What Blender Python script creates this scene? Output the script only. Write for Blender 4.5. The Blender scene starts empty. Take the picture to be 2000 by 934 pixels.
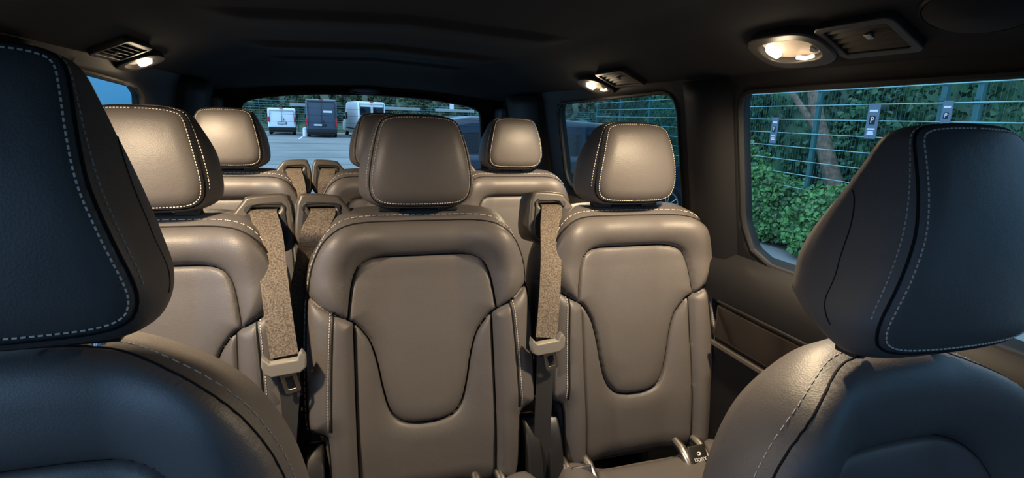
import bpy, bmesh, math, random
import numpy as np
from mathutils import Vector, Matrix

C = bpy.context.scene.collection
SC = bpy.context.scene
R = math.radians
H = 1.85                     # eye height above the ground; vehicle axes: +Y to the rear, +X right, +Z up
FLOOR = H - 1.20             # cabin floor
random.seed(4)
rng = np.random.default_rng(7)

# ------------------------------------------------------------------ camera
cam_d = bpy.data.cameras.new('camera')
cam = bpy.data.objects.new('camera', cam_d); C.objects.link(cam)
cam_d.sensor_width = 36.0
cam_d.lens = 36.0 * 1050.0 / 2000.0
cam_d.clip_start = 0.02; cam_d.clip_end = 400
cam.matrix_world = Matrix(((0.95191631, 0.03571231, -0.30426957, 0.0),
                           (-0.30446148, 0.22062426, -0.9266219, 0.0),
                           (0.03403744, 0.97470486, 0.22088885, H),
                           (0, 0, 0, 1)))
SC.camera = cam

# ------------------------------------------------------------------ sky and exposure
w = bpy.data.worlds.new('sky'); SC.world = w; w.use_nodes = True
nt = w.node_tree; nt.nodes.clear()
wo = nt.nodes.new('ShaderNodeOutputWorld'); bg = nt.nodes.new('ShaderNodeBackground')
tc = nt.nodes.new('ShaderNodeTexCoord'); sx = nt.nodes.new('ShaderNodeSeparateXYZ'); cr = nt.nodes.new('ShaderNodeValToRGB')
nt.links.new(tc.outputs['Generated'], sx.inputs[0]); nt.links.new(sx.outputs['Z'], cr.inputs[0])
cr.color_ramp.elements[0].position = 0.0; cr.color_ramp.elements[0].color = (0.055, 0.21, 0.42, 1)
cr.color_ramp.elements[1].position = 0.55; cr.color_ramp.elements[1].color = (0.42, 0.66, 0.95, 1)
SKY_BASE, SKY_FILL = 2.0, 4.0                  # dusk sky, plus a bluish glow added ahead-left to light the seats
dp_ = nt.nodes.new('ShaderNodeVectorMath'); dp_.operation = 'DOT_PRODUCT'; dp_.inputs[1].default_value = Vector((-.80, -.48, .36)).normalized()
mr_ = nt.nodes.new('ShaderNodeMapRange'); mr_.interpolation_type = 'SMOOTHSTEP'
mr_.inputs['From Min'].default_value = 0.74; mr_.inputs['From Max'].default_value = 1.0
gl_ = nt.nodes.new('ShaderNodeVectorMath'); gl_.operation = 'SCALE'; gl_.inputs[0].default_value = (0.42 * SKY_FILL / SKY_BASE, 0.60 * SKY_FILL / SKY_BASE, 1.0 * SKY_FILL / SKY_BASE)
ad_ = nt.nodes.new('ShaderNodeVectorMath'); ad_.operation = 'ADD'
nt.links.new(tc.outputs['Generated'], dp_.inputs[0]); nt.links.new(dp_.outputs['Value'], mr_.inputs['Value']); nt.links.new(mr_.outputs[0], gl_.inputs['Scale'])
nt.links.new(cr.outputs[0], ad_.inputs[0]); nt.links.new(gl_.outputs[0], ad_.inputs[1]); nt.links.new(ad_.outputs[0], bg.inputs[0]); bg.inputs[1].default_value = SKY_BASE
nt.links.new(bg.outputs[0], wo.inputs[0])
LAMP_W = 44.0
LAMP_COL = (1.0, 0.765, 0.49)
vs_ = SC.view_settings
SC.display_settings.display_device = 'sRGB'
vs_.view_transform = 'Standard'; vs_.look = 'None'; vs_.exposure = 0.0; vs_.gamma = 1.0; vs_.use_curve_mapping = False
SC.cycles.use_denoising = True
SC.cycles.max_bounces = 8; SC.cycles.transparent_max_bounces = 16
SC.cycles.sample_clamp_indirect = 4.0

# ------------------------------------------------------------------ materials
def mat(name, col, rough=0.5, metal=0.0, spec=0.5, bump=None, emit=None, coat=0.0, var=None):
    m = bpy.data.materials.new(name); m.use_nodes = True
    n = m.node_tree.nodes; L = m.node_tree.links
    b = n['Principled BSDF']
    b.inputs['Base Color'].default_value = (*col, 1); b.inputs['Roughness'].default_value = rough
    b.inputs['Metallic'].default_value = metal; b.inputs['Specular IOR Level'].default_value = spec
    b.inputs['Coat Weight'].default_value = coat
    if emit:
        b.inputs['Emission Color'].default_value = (*emit[0], 1); b.inputs['Emission Strength'].default_value = emit[1]
    co = n.new('ShaderNodeTexCoord')
    if var:                                     # (scale, low factor, high factor): the thing's own mottling
        nz = n.new('ShaderNodeTexNoise'); nz.inputs['Scale'].default_value = var[0]; nz.inputs['Detail'].default_value = 4
        rp = n.new('ShaderNodeValToRGB')
        rp.color_ramp.elements[0].position = 0.35; rp.color_ramp.elements[1].position = 0.65
        rp.color_ramp.elements[0].color = (*[c * var[1] for c in col], 1); rp.color_ramp.elements[1].color = (*[min(1, c * var[2]) for c in col], 1)
        L.new(co.outputs['Object'], nz.inputs['Vector']); L.new(nz.outputs[0], rp.inputs[0]); L.new(rp.outputs[0], b.inputs['Base Color'])
    if bump:                                    # list of (kind, scale, strength, distance)
        prev = None
        for kind, sc, st, di in bump:
            if kind == 'vor':
                t = n.new('ShaderNodeTexVoronoi'); t.inputs['Scale'].default_value = sc; out = t.outputs['Distance']
            else:
                t = n.new('ShaderNodeTexNoise'); t.inputs['Scale'].default_value = sc; t.inputs['Detail'].default_value = 3; out = t.outputs[0]
            L.new(co.outputs['Object'], t.inputs['Vector'])
            bp = n.new('ShaderNodeBump'); bp.inputs['Strength'].default_value = st; bp.inputs['Distance'].default_value = di
            L.new(out, bp.inputs['Height'])
            if prev: L.new(prev.outputs[0], bp.inputs['Normal'])
            prev = bp
        L.new(prev.outputs[0], b.inputs['Normal'])
    return m

LEATHER = mat('leather', (0.094, 0.085, 0.081), 0.50, spec=0.42, bump=[('vor', 420, 0.22, 0.0008), ('noise', 11, 0.20, 0.01)])
SEAM = mat('seam_shadow', (0.006, 0.006, 0.007), 0.7, spec=0.2)  # black tube sunk in the seam grooves, standing in for their shadow
STITCH = mat('stitch_thread', (0.55, 0.49, 0.41), 0.7)
GRIP = mat('tongue_grip_plastic', (0.24, 0.22, 0.19), 0.4)
PLASTIC = mat('black_plastic', (0.014, 0.0135, 0.0135), 0.42, bump=[('noise', 600, 0.15, 0.0005)])
BROWNPLASTIC = mat('belt_housing_plastic', (0.075, 0.064, 0.052), 0.38, bump=[('noise', 700, 0.25, 0.0006)])
TRIM = mat('dark_trim_plastic', (0.0075, 0.0075, 0.0085), 0.6, spec=0.2, bump=[('noise', 500, 0.1, 0.0005)])
PILLAR = mat('grey_pillar_trim', (0.10, 0.12, 0.15), 0.6)
HEADLINER = mat('headliner_fabric', (0.023, 0.024, 0.028), 0.9, spec=0.15, bump=[('noise', 900, 0.2, 0.0006)])
CARPET = mat('floor_carpet', (0.014, 0.014, 0.015), 0.95, spec=0.1, bump=[('noise', 700, 0.4, 0.002)])
CHROME = mat('chrome', (0.75, 0.75, 0.76), 0.16, metal=1.0)
SATIN = mat('satin_metal', (0.50, 0.47, 0.43), 0.32, metal=1.0)
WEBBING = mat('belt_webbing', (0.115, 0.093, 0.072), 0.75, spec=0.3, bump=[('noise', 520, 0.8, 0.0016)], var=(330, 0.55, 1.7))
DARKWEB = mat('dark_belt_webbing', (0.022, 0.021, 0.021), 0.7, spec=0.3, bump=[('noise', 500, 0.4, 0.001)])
GLOSS = mat('gloss_dark_wood', (0.010, 0.007, 0.0055), 0.12, coat=0.6, var=(7, 0.5, 1.8))
RUBBER = mat('black_rubber', (0.008, 0.008, 0.009), 0.6, spec=0.3)
LENS = mat('lamp_lens', (0.9, 0.85, 0.75), 0.3, emit=((1.0, 0.82, 0.60), 2.6))
GLOW = mat('lamp_glint', (0.9, 0.8, 0.7), 0.3, emit=((1.0, 0.74, 0.48), 2.6))  # glowing strip that imitates bright reflections beside the lens
LAMPCUP = mat('lamp_reflector', (0.45, 0.40, 0.35), 0.35)
WHITEPRINT = mat('white_print', (0.75, 0.78, 0.8), 0.6)

def glass(name, tint, refl=0.08):
    m = bpy.data.materials.new(name); m.use_nodes = True
    n = m.node_tree.nodes; L = m.node_tree.links; n.clear()
    o = n.new('ShaderNodeOutputMaterial'); mx = n.new('ShaderNodeMixShader'); t = n.new('ShaderNodeBsdfTransparent'); g = n.new('ShaderNodeBsdfGlossy')
    fr = n.new('ShaderNodeFresnel'); fr.inputs[0].default_value = 1.06
    t.inputs[0].default_value = (*tint, 1); g.inputs[1].default_value = 0.02; g.inputs[0].default_value = (0.7, 0.7, 0.7, 1)
    L.new(fr.outputs[0], mx.inputs[0]); L.new(t.outputs[0], mx.inputs[1]); L.new(g.outputs[0], mx.inputs[2]); L.new(mx.outputs[0], o.inputs[0])
    return m
GLASS = glass('window_glass', (0.74, 0.86, 0.88))
SCREEN = glass('windscreen_glass', (0.22, 0.25, 0.28))
TINTED = glass('tinted_window_glass', (0.42, 0.62, 0.66))

ASPHALT = mat('asphalt', (0.30, 0.29, 0.27), 0.9, spec=0.2, var=(0.35, 0.85, 1.12), bump=[('noise', 40, 0.3, 0.01)])
PAINTWHITE = mat('white_road_paint', (0.85, 0.85, 0.85), 0.8)
FENCEMAT = mat('green_coated_wire', (0.27, 0.49, 0.45), 0.45)
POSTMAT = mat('green_coated_post', (0.028, 0.115, 0.11), 0.5)
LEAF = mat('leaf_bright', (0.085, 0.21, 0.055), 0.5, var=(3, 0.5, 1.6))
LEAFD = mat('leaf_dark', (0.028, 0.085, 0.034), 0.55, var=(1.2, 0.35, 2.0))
LEAFP = mat('leaf_olive', (0.075, 0.105, 0.05), 0.6, var=(0.5, 0.6, 1.4))
SOIL = mat('soil', (0.045, 0.04, 0.028), 0.95, var=(2, 0.6, 1.5))
BARK = mat('bark', (0.16, 0.11, 0.07), 0.9, var=(12, 0.6, 1.4), bump=[('noise', 30, 0.6, 0.01)])
VANWHITE = mat('white_van_paint', (0.86, 0.88, 0.9), 0.35, coat=0.4)
VANDARK = mat('anthracite_van_paint', (0.045, 0.058, 0.085), 0.35, coat=0.4)
CARBLUE = mat('dark_blue_car_paint', (0.014, 0.022, 0.042), 0.22, coat=0.5)
CARGLASS = mat('car_window_glass', (0.01, 0.014, 0.02), 0.05, spec=0.6)
REDLIGHT = mat('red_tail_light', (0.55, 0.03, 0.04), 0.25)
CLEARLIGHT = mat('clear_head_light', (0.85, 0.88, 0.9), 0.12)
ALLOY = mat('alloy_wheel', (0.62, 0.63, 0.66), 0.3, metal=0.85)
TYRE = mat('tyre_rubber', (0.012, 0.012, 0.012), 0.8, spec=0.3)
SIGN = mat('grey_sign_board', (0.13, 0.17, 0.21), 0.5)
RAILMAT = mat('pale_rail', (0.28, 0.31, 0.31), 0.6)

# ------------------------------------------------------------------ object helpers
def link(name, me, m=None, parent=None, smooth=True):
    if m is not None and not me.materials: me.materials.append(m)
    if smooth: me.polygons.foreach_set('use_smooth', [True] * len(me.polygons))
    o = bpy.data.objects.new(name, me); C.objects.link(o)
    if parent: o.parent = parent
    return o
def mesh(name, v, f, m, parent=None, smooth=True):
    me = bpy.data.meshes.new(name); me.from_pydata([tuple(map(float, p)) for p in v], [], [tuple(map(int, q)) for q in f]); me.update()
    return link(name, me, m, parent, smooth)
def tag(o, label, cat, group=None, kind=None):
    o['label'] = label; o['category'] = cat
    if group: o['group'] = group
    if kind: o['kind'] = kind
    return o
def struct(o): o['kind'] = 'structure'; return o
def thing(name, label, cat, loc=(0, 0, 0), rot=(0, 0, 0), group=None):
    o = bpy.data.objects.new(name, None); C.objects.link(o); o.location = loc; o.rotation_euler = rot; o.empty_display_size = 0.1
    return tag(o, label, cat, group)
def copy_tree(o, parent=None):
    kids = [c for c in C.objects if c.parent == o]
    c = o.copy(); C.objects.link(c)
    if parent: c.parent = parent
    for k in kids: copy_tree(k, c)
    return c
class MB:
    def __init__(s): s.v = []; s.f = []
    def add(s, v, f, M=None):
        k = len(s.v)
        if M is not None: v = [M @ Vector(p) for p in v]
        s.v += [tuple(p) for p in v]; s.f += [tuple(i + k for i in q) for q in f]; return s
    def box(s, c, d, M=None, b=0.0):
        bm = bmesh.new(); bmesh.ops.create_cube(bm, size=1)
        for p in bm.verts: p.co = Vector((p.co.x * d[0] + c[0], p.co.y * d[1] + c[1], p.co.z * d[2] + c[2]))
        if b: bmesh.ops.bevel(bm, geom=bm.edges[:], offset=b, segments=3, affect='EDGES', profile=0.6)
        bm.verts.index_update(); s.add([p.co.copy() for p in bm.verts], [[q.index for q in fc.verts] for fc in bm.faces], M); bm.free(); return s
    def tube(s, pts, r, n=8, closed=False, M=None):
        pts = [Vector(p) for p in pts]; v = []; f = []; N = len(pts); up = None
        for i, p in enumerate(pts):
            a = pts[i - 1] if (i or closed) else p; b = pts[(i + 1) % N] if (i < N - 1 or closed) else p
            t = (b - a).normalized()
            if up is None: up = t.orthogonal().normalized()
            up = (up - t * up.dot(t)).normalized(); q = t.cross(up); rr = r[i] if hasattr(r, '__len__') else r
            for k in range(n):
                g = 2 * math.pi * k / n; v.append(p + up * rr * math.cos(g) + q * rr * math.sin(g))
        for i in range(N if closed else N - 1):
            j = (i + 1) % N
            for k in range(n): f.append((i * n + k, i * n + (k + 1) % n, j * n + (k + 1) % n, j * n + k))
        if not closed: f.append(tuple(range(n - 1, -1, -1))); f.append(tuple((N - 1) * n + k for k in range(n)))
        return s.add(v, f, M)
    def lathe(s, prof, n=24, M=None):           # (radius, z) profile about local z
        v = []; f = []
        for r, z in prof:
            for k in range(n): v.append((r * math.cos(2 * math.pi * k / n), r * math.sin(2 * math.pi * k / n), z))
        for i in range(len(prof) - 1):
            for k in range(n): f.append((i * n + k, i * n + (k + 1) % n, (i + 1) * n + (k + 1) % n, (i + 1) * n + k))
        f.append(tuple(range(n - 1, -1, -1))); f.append(tuple((len(prof) - 1) * n + k for k in range(n)))
        return s.add(v, f, M)
    def build(s, name, m, parent=None, smooth=True):
        o = mesh(name, s.v, s.f, m, parent, smooth)
        if smooth: o.data.set_sharp_from_angle(angle=R(40))
        return o
def curve_mesh(name, splines, extrude, bevel, M, m, parent=None):
    """flat closed outlines (holes allowed) with thickness and rounded rim, as a mesh"""
    cu = bpy.data.curves.new(name, 'CURVE'); cu.dimensions = '2D'; cu.fill_mode = 'BOTH'; cu.extrude = extrude; cu.bevel_depth = bevel; cu.bevel_resolution = 3
    for pts in splines:
        sp = cu.splines.new('POLY'); sp.points.add(len(pts) - 1); sp.use_cyclic_u = True
        for q, p in zip(sp.points, pts): q.co = (p[0], p[1], 0, 1)
    t = bpy.data.objects.new('tmp', cu); me = bpy.data.meshes.new_from_object(t); bpy.data.objects.remove(t); bpy.data.curves.remove(cu)
    me.transform(M); me.name = name; me.materials.clear()
    o = link(name, me, m, parent); me.set_sharp_from_angle(angle=R(45)); return o
def text_mesh(name, s, size, M, m, parent):
    cu = bpy.data.curves.new(name, 'FONT'); cu.body = s; cu.size = size; cu.align_x = 'CENTER'; cu.align_y = 'CENTER'; cu.extrude = size * 0.02
    t = bpy.data.objects.new('tmp', cu); me = bpy.data.meshes.new_from_object(t); bpy.data.objects.remove(t); bpy.data.curves.remove(cu)
    me.transform(M); me.materials.clear(); return link(name, me, m, parent, False)
def frame(o, x, y, z):                          # matrix with columns x, y, z at o
    return Matrix(((x[0], y[0], z[0], o[0]), (x[1], y[1], z[1], o[1]), (x[2], y[2], z[2], o[2]), (0, 0, 0, 1)))
XZ = lambda o: frame(o, (1, 0, 0), (0, 0, 1), (0, -1, 0))       # outline in X-Z, facing -Y
YZ = lambda o: frame(o, (0, 1, 0), (0, 0, 1), (1, 0, 0))        # outline in Y-Z, facing +X
def rrect(x0, x1, y0, y1, r, n=8):
    P = []
    for cx, cy, a in ((x1 - r, y1 - r, 0), (x0 + r, y1 - r, 90), (x0 + r, y0 + r, 180), (x1 - r, y0 + r, 270)):
        for k in range(n + 1): g = R(a + 90 * k / n); P.append((cx + r * math.cos(g), cy + r * math.sin(g)))
    return P

# ------------------------------------------------------------------ upholstery generator
def cat(pts, n=10, closed=False):
    P = np.array(pts, float); N = len(P); out = []
    g = lambda i: P[i % N] if closed else P[min(max(i, 0), N - 1)]
    for i in range(N if closed else N - 1):
        p0, p1, p2, p3 = g(i - 1), g(i), g(i + 1), g(i + 2)
        for k in range(n):
            t = k / n
            out.append(0.5 * (2 * p1 + (p2 - p0) * t + (2 * p0 - 5 * p1 + 4 * p2 - p3) * t * t + (3 * p1 - p0 - 3 * p2 + p3) * t ** 3))
    if not closed: out.append(P[-1])
    return np.array(out)
def mirror_closed(half):                        # right half from top centre to bottom centre -> closed loop
    h = np.array(half); l = h[::-1][1:-1].copy(); l[:, 0] *= -1
    return np.vstack([h, l])
def resample(P, step, closed=False):
    Q = np.vstack([P, P[:1]]) if closed else P
    d = np.r_[0, np.cumsum(np.linalg.norm(np.diff(Q, axis=0), axis=1))]
    n = max(2, int(round(d[-1] / step))); s = np.linspace(0, d[-1], n + 1)
    if closed: s = s[:-1]
    return np.stack([np.interp(s, d, Q[:, 0]), np.interp(s, d, Q[:, 1])], 1)
def near(P, Cv):
    P = np.atleast_2d(P); D = np.empty(len(P)); I = np.empty(len(P), int)
    for i in range(0, len(P), 4000):
        q = ((P[i:i + 4000, None, :] - Cv[None]) ** 2).sum(2); I[i:i + 4000] = q.argmin(1); D[i:i + 4000] = np.sqrt(q.min(1))
    for e in (-1, 1):                            # exact distance to the two neighbouring segments
        A = Cv[I]; J = np.clip(I + e, 0, len(Cv) - 1); V = Cv[J] - A; L2 = (V ** 2).sum(1)
        t = np.clip(((P - A) * V).sum(1) / np.maximum(L2, 1e-12), 0, 1); dd = np.linalg.norm(P - A - V * t[:, None], axis=1)
        D = np.where((L2 < .006 ** 2) & (dd < D), dd, D)
    return D, I
def pip(P, poly):
    x, y = P[:, 0], P[:, 1]; r = np.zeros(len(P), bool); a = poly; b = np.roll(poly, -1, 0)
    for (x0, y0), (x1, y1) in zip(a, b):
        if y0 == y1: continue
        r ^= ((y0 > y) != (y1 > y)) & (x < (x1 - x0) * (y - y0) / (y1 - y0) + x0)
    return r
ss = lambda a, b, x: (lambda t: t * t * (3 - 2 * t))(np.clip((x - a) / (b - a), 0, 1))
f_ = lambda s: np.sqrt(1 - (1 - np.clip(s, 0, 1)) ** 2)
def normals(loop, closed=True):
    t = (np.roll(loop, -1, 0) - np.roll(loop, 1, 0)) if closed else np.gradient(loop, axis=0)
    t /= np.linalg.norm(t, axis=1)[:, None] + 1e-9; return np.stack([t[:, 1], -t[:, 0]], 1)      # right of travel

def grid_cut(outline, seams, step, region):
    """grid clipped to outline with vertices snapped on outline and seams; faces sorted by region id"""
    mn = outline.min(0) - step; mx = outline.max(0) + step
    nx = int((mx[0] - mn[0]) / step) + 1; ny = int((mx[1] - mn[1]) / step) + 1
    gx, gy = np.meshgrid(mn[0] + np.arange(nx) * step, mn[1] + np.arange(ny) * step); P = np.stack([gx.ravel(), gy.ravel()], 1)
    curves = [resample(outline, step / 6, True)] + ([np.vstack([resample(s, step / 6) for s in seams])] if seams else [])
    for Cv in reversed(curves):
        D, I = near(P, Cv); k = D < 0.62 * step; P[k] = Cv[I[k]]
    idx = np.arange(nx * ny).reshape(ny, nx)
    F = np.stack([idx[:-1, :-1], idx[:-1, 1:], idx[1:, 1:], idx[1:, :-1]], -1).reshape(-1, 4)
    ctr = P[F].mean(1); keep = pip(ctr, curves[0][::3]); F = F[keep]
    E = np.sort(np.stack([F, np.roll(F, -1, 1)], -1).reshape(-1, 2), 1); U, cnt = np.unique(E, axis=0, return_counts=True)
    bnd = np.unique(U[cnt == 1]); P[bnd] = curves[0][near(P[bnd], curves[0])[1]]      # rim vertices onto the outline
    q = P[F]; area = 0.5 * np.abs((q[:, :, 0] * np.roll(q[:, :, 1], -1, 1) - np.roll(q[:, :, 0], -1, 1) * q[:, :, 1]).sum(1))
    F = F[area > step * step * 0.02]; ctr = P[F].mean(1)
    return P, F, region(ctr)

def upholstery(spec, T, parent, part, hollow_back=True):
    """builds one padded body: T maps (a, b, d) to 3-D. returns the main part object"""
    outline = spec['outline']; seams = spec['seams']; step = spec['step']; depth = spec['depth']
    P, F, reg = grid_cut(outline, seams, step, spec['region'])
    ids = sorted(set(reg)); main = None; ol = resample(outline, step, True)
    d = depth(P)
    objs = {}
    for rid, nm in spec['panels']:
        Fk = F[reg == rid]
        used = np.unique(Fk); mp = -np.ones(len(P), int); mp[used] = np.arange(len(used))
        v = [T(P[i, 0], P[i, 1], d[i]) for i in used]; f = [tuple(q) for q in mp[Fk]]
        if nm is None: objs[rid] = (v, f); continue
        f = [q for q in (tuple(dict.fromkeys(q)) for q in f) if len(q) > 2]
        objs[rid] = (v, f)
    v, f = [], []
    for rid, nm in spec['panels']:
        if nm == 'body':
            k = len(v); v += objs[rid][0]; f += [tuple(i + k for i in q) for q in objs[rid][1]]
    # side walls
    nr = normals(ol); 
    if pip(ol[:1] + nr[:1] * 0.004, ol)[0]: nr = -nr
    sc = spec.get('sidescale', lambda p: np.ones(len(p)))(ol); bs = spec.get('backscale', lambda p: np.ones(len(p)))(ol)
    dd = depth(ol); k0 = len(v); n = len(ol); rings = [(0, 0)] + spec['sides']
    for off, back in rings:
        q = ol + nr * (off * sc)[:, None] if off > 0 else ol * (1 + off * 6) + nr * off * 0 + np.array([0, ol[:, 1].mean()]) * (-off * 6)
        for i in range(n): v.append(T(q[i, 0], q[i, 1], dd[i] * max(0, 1 - back / 0.05) - back * bs[i]))
    for r in range(len(rings) - 1):
        for i in range(n):
            j = (i + 1) % n; f.append((k0 + r * n + i, k0 + (r + 1) * n + i, k0 + (r + 1) * n + j, k0 + r * n + j))
    k1 = k0 + (len(rings) - 1) * n; c = ol.mean(0); v.append(T(c[0], c[1], -rings[-1][1] - 0.006)); kc = len(v) - 1
    for i in range(n): f.append((k1 + (i + 1) % n, k1 + i, kc))
    me = bpy.data.meshes.new(part); me.from_pydata([tuple(p) for p in v], [], f); me.update()
    bm = bmesh.new(); bm.from_mesh(me); bmesh.ops.remove_doubles(bm, verts=bm.verts, dist=0.0004); bmesh.ops.recalc_face_normals(bm, faces=bm.faces); bm.to_mesh(me); bm.free()
    main = link(part, me, LEATHER, parent)
    for rid, nm in spec['panels']:
        if nm != 'body' and len(objs[rid][1]): mesh(nm, *objs[rid], LEATHER, main)
    # black tubes along the seams, in place of shadow in the gaps
    sm = MB()
    for s in seams + [np.vstack([ol, ol[:1]])]:
        q = resample(np.asarray(s), 0.008); dq = depth(q) - spec.get('sink', 0.0006)
        sm.tube([T(q[i, 0], q[i, 1], dq[i]) for i in range(len(q))], spec.get('seam_tube', 0.0019), 6)
    if spec.get('ring'):
        pass
    sm.build('seam', SEAM, main)
    pitch = spec.get('pitch', 0.0062); sw = spec.get('stitch', 0.0011)
    for path, fn in spec['stitches']:
        st = MB()
        q = resample(path, pitch); tt = np.gradient(q, axis=0)
        pts = fn(q)
        for i in range(1, len(q) - 1):
            a = Vector(pts[i]); t = (Vector(pts[i + 1]) - Vector(pts[i - 1])).normalized(); z = spec['N']; x = t.cross(z).normalized(); zz = x.cross(t)
            st.box((0, 0, 0), (sw * 1.7, pitch * 0.62, sw), frame(a, x, t, zz))
        st.build('stitching', STITCH, main, False)
    return main, ol, nr, sc, dd

def side_stitch(spec, T, ol, nr, off, back, keep):
    pass

def seat_T(yt, zt, th):
    t = R(th); U = np.array([0, math.sin(t), math.cos(t)]); N = np.array([0, -math.cos(t), math.sin(t)]); O = np.array([0, yt, zt])
    return (lambda a, b, d: O + np.array([a, 0, 0]) + U * b + N * d), Vector(U), Vector(N)

def backrest_spec(out, shield_top, shield_low, yk, vs_top, bot, st_line, sides, scale=1.0):
    half = cat(out, 8); outline = mirror_closed(half)
    s1 = cat(shield_top, 8); s2 = cat(shield_low, 8); sh = mirror_closed(np.vstack([s1, s2[1:]]))
    mir = lambda c: c * np.array([-1, 1])
    yoke = cat([(yk[0], yk[1]), ((yk[0] + yk[2]) / 2, (yk[1] + yk[3]) / 2 - 0.006), (yk[2], yk[3])], 8)
    vert = cat([vs_top, (vs_top[0] + 0.001, (vs_top[1] + bot) / 2), (vs_top[0] - 0.001, bot)], 12)
    bst = cat(st_line, 10)
    half_seams = [yoke, vert, bst]
    seams = [np.vstack([sh, sh[:1]])] + half_seams + [mir(c) for c in half_seams]
    allseam = np.vstack([resample(s, 0.0015) for s in [np.vstack([sh, sh[:1]]), yoke, vert]])
    allseam = allseam[allseam[:, 0] > -0.02]; bsts = resample(bst, 0.0015); ol = resample(outline, 0.0015, True); ol = ol[ol[:, 0] > -0.02]
    shd = resample(sh, 0.002, True)
    def region(P):
        s = np.abs(P[:, 0]); r = np.zeros(len(P), int); c = pip(P, shd)
        yl = np.where(s > yk[0], yk[1] + (s - yk[0]) / (yk[2] - yk[0]) * (yk[3] - yk[1]), yk[1])
        r[:] = 2; r[(s > vs_top[0])] = 3; r[P[:, 1] > yl] = 0; r[c] = 1
        r[(r == 3) & (P[:, 0] < 0)] = 4
        return r
    def depth(P):
        P = np.atleast_2d(np.asarray(P, float)); A = np.stack([np.abs(P[:, 0]), P[:, 1]], 1)
        t, _ = near(A, allseam); to, _ = near(A, ol); tb, _ = near(A, bsts); r = region(P)
        s = A[:, 0]; b = A[:, 1]
        base = 0.040 * ss(0.07, 0.19, s) + 0.020 * ss(shield_top[0][1] - 0.05, -0.02, b)
        base = base - 0.012 * ss(bot + 0.16, bot, b)
        pil = np.select([r == 1, r == 0, r == 2], [0.016 * f_(t / 0.045), 0.024 * f_(t / 0.05), 0.013 * f_(t / 0.04)], 0.020 * f_(t / 0.028))
        g = -0.0035 * np.exp(-(t / 0.0032) ** 2) - np.where(r >= 3, 0.003 * np.exp(-(tb / 0.003) ** 2), 0)
        return base + pil + g - 0.034 * (1 - f_(to / 0.055))
    spec = dict(outline=outline, seams=seams, step=0.0042, region=region, depth=depth, sides=sides, sink=0.0002,
                panels=[(0, 'body'), (1, 'center_panel'), (2, 'lower_panel'), (3, 'side_bolster'), (4, 'side_bolster')])
    return spec, bst, mir

def offset_path(path, off):
    return path + normals(path, False) * off

def build_backrest(spec, bst, mir, T, N, root, side_range, rim):
    """rim = (offset out, distance back) of the stitch line on the side band"""
    out = spec['outline']; depth = spec['depth']; ol = resample(out, 0.004, True); nr = normals(ol)
    if pip(ol[:1] + nr[:1] * 0.004, ol)[0]: nr = -nr
    onface = lambda q: [T(a, b, d + 0.0008) for (a, b), d in zip(q, depth(q))]
    def onside(q):
        D, I = near(q, ol); dd = depth(ol[I]); sc = spec.get('sidescale', lambda p: np.ones(len(p)))(ol); return [T(*(ol[i] + nr[i] * rim[0] * sc[i]), d * (1 - rim[1] / .05) - rim[1]) for i, d in zip(I, dd)]
    st = []
    for sgn in (1, -1):
        p = bst * np.array([sgn, 1]); st.append((offset_path(p, 0.0065 * (-sgn if True else 1)), onface))
    k = np.where(ol[:, 1] > side_range)[0]; seq = np.roll(ol, -int(k[len(k) // 2]), 0)
    q = seq[seq[:, 1] > side_range]
    # order the rim from lower left over the top to lower right
    right = ol[(ol[:, 0] >= 0) & (ol[:, 1] > side_range)]; left = ol[(ol[:, 0] < 0) & (ol[:, 1] > side_range)]
    fix = lambda a: a[np.argsort(-a[:, 1] + 0.0)]
    def chain(a):                                # walk from the top centre outwards along the outline order
        i = np.argmin(np.abs(a[:, 0])); return a if i == 0 else a[::-1]
    path = np.vstack([chain(left)[::-1], chain(right)])
    st.append((path, onside))
    spec['stitches'] = st; spec['N'] = N
    return upholstery(spec, T, root, 'backrest')

def headrest_spec(half, bul, step, sides, sscale, bscale):
    outline = mirror_closed(cat(half, 8)); ol = resample(outline, 0.0015, True)
    bmin = outline[:, 1].min(); bc = bmin * 0.5; hw = outline[:, 0].max()
    def depth(P):
        P = np.atleast_2d(np.asarray(P, float)); to, _ = near(P, ol)
        return bul[0] * (1 - ((P[:, 1] - bc) / (-bmin * 0.5)) ** 2) + bul[1] * (1 - (P[:, 0] / hw) ** 2) - bul[2] * (1 - f_(to / 0.03)) 
    return dict(outline=outline, seams=[], step=step, region=lambda P: np.zeros(len(P), int), depth=depth, sides=sides, sidescale=sscale, backscale=bscale,
                panels=[(0, 'face_panel')], sink=0.0)

def build_headrest(spec, T, N, root, rows_face, rows_side, bottom_face=True):
    depth = spec['depth']; ol = resample(spec['outline'], 0.003, True); nr = normals(ol)
    if pip(ol[:1] + nr[:1] * 0.004, ol)[0]: nr = -nr
    c = np.array([0, ol[:, 1].mean()])
    st = []
    for ins in rows_face:
        st.append((np.vstack([ol, ol[:1]]) - np.vstack([nr, nr[:1]]) * ins, lambda q: [T(a, b, d + 0.0009) for (a, b), d in zip(q, depth(q))]))
    bm_ = ol[:, 1].min() + 0.035
    for off, back in rows_side:
        sc = spec['sidescale'](ol); bs = spec['backscale'](ol)
        def on(q, off=off, back=back):
            D, I = near(q, ol); dd = depth(ol[I]); return [T(*(ol[i] + nr[i] * (off * sc[i])), d * max(0, 1 - back / .05) - back * bs[i] + 0.0006) for i, d in zip(I, dd)]
        for sg in (1, -1):
            a = ol[(ol[:, 0] * sg > 0.0) & (ol[:, 1] > bm_) & (np.abs(ol[:, 0]) > 0.05)]
            st.append((a[np.argsort(-a[:, 1])], on))
    spec['stitches'] = st; spec['N'] = N
    return upholstery(spec, T, root, 'headrest')

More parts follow.
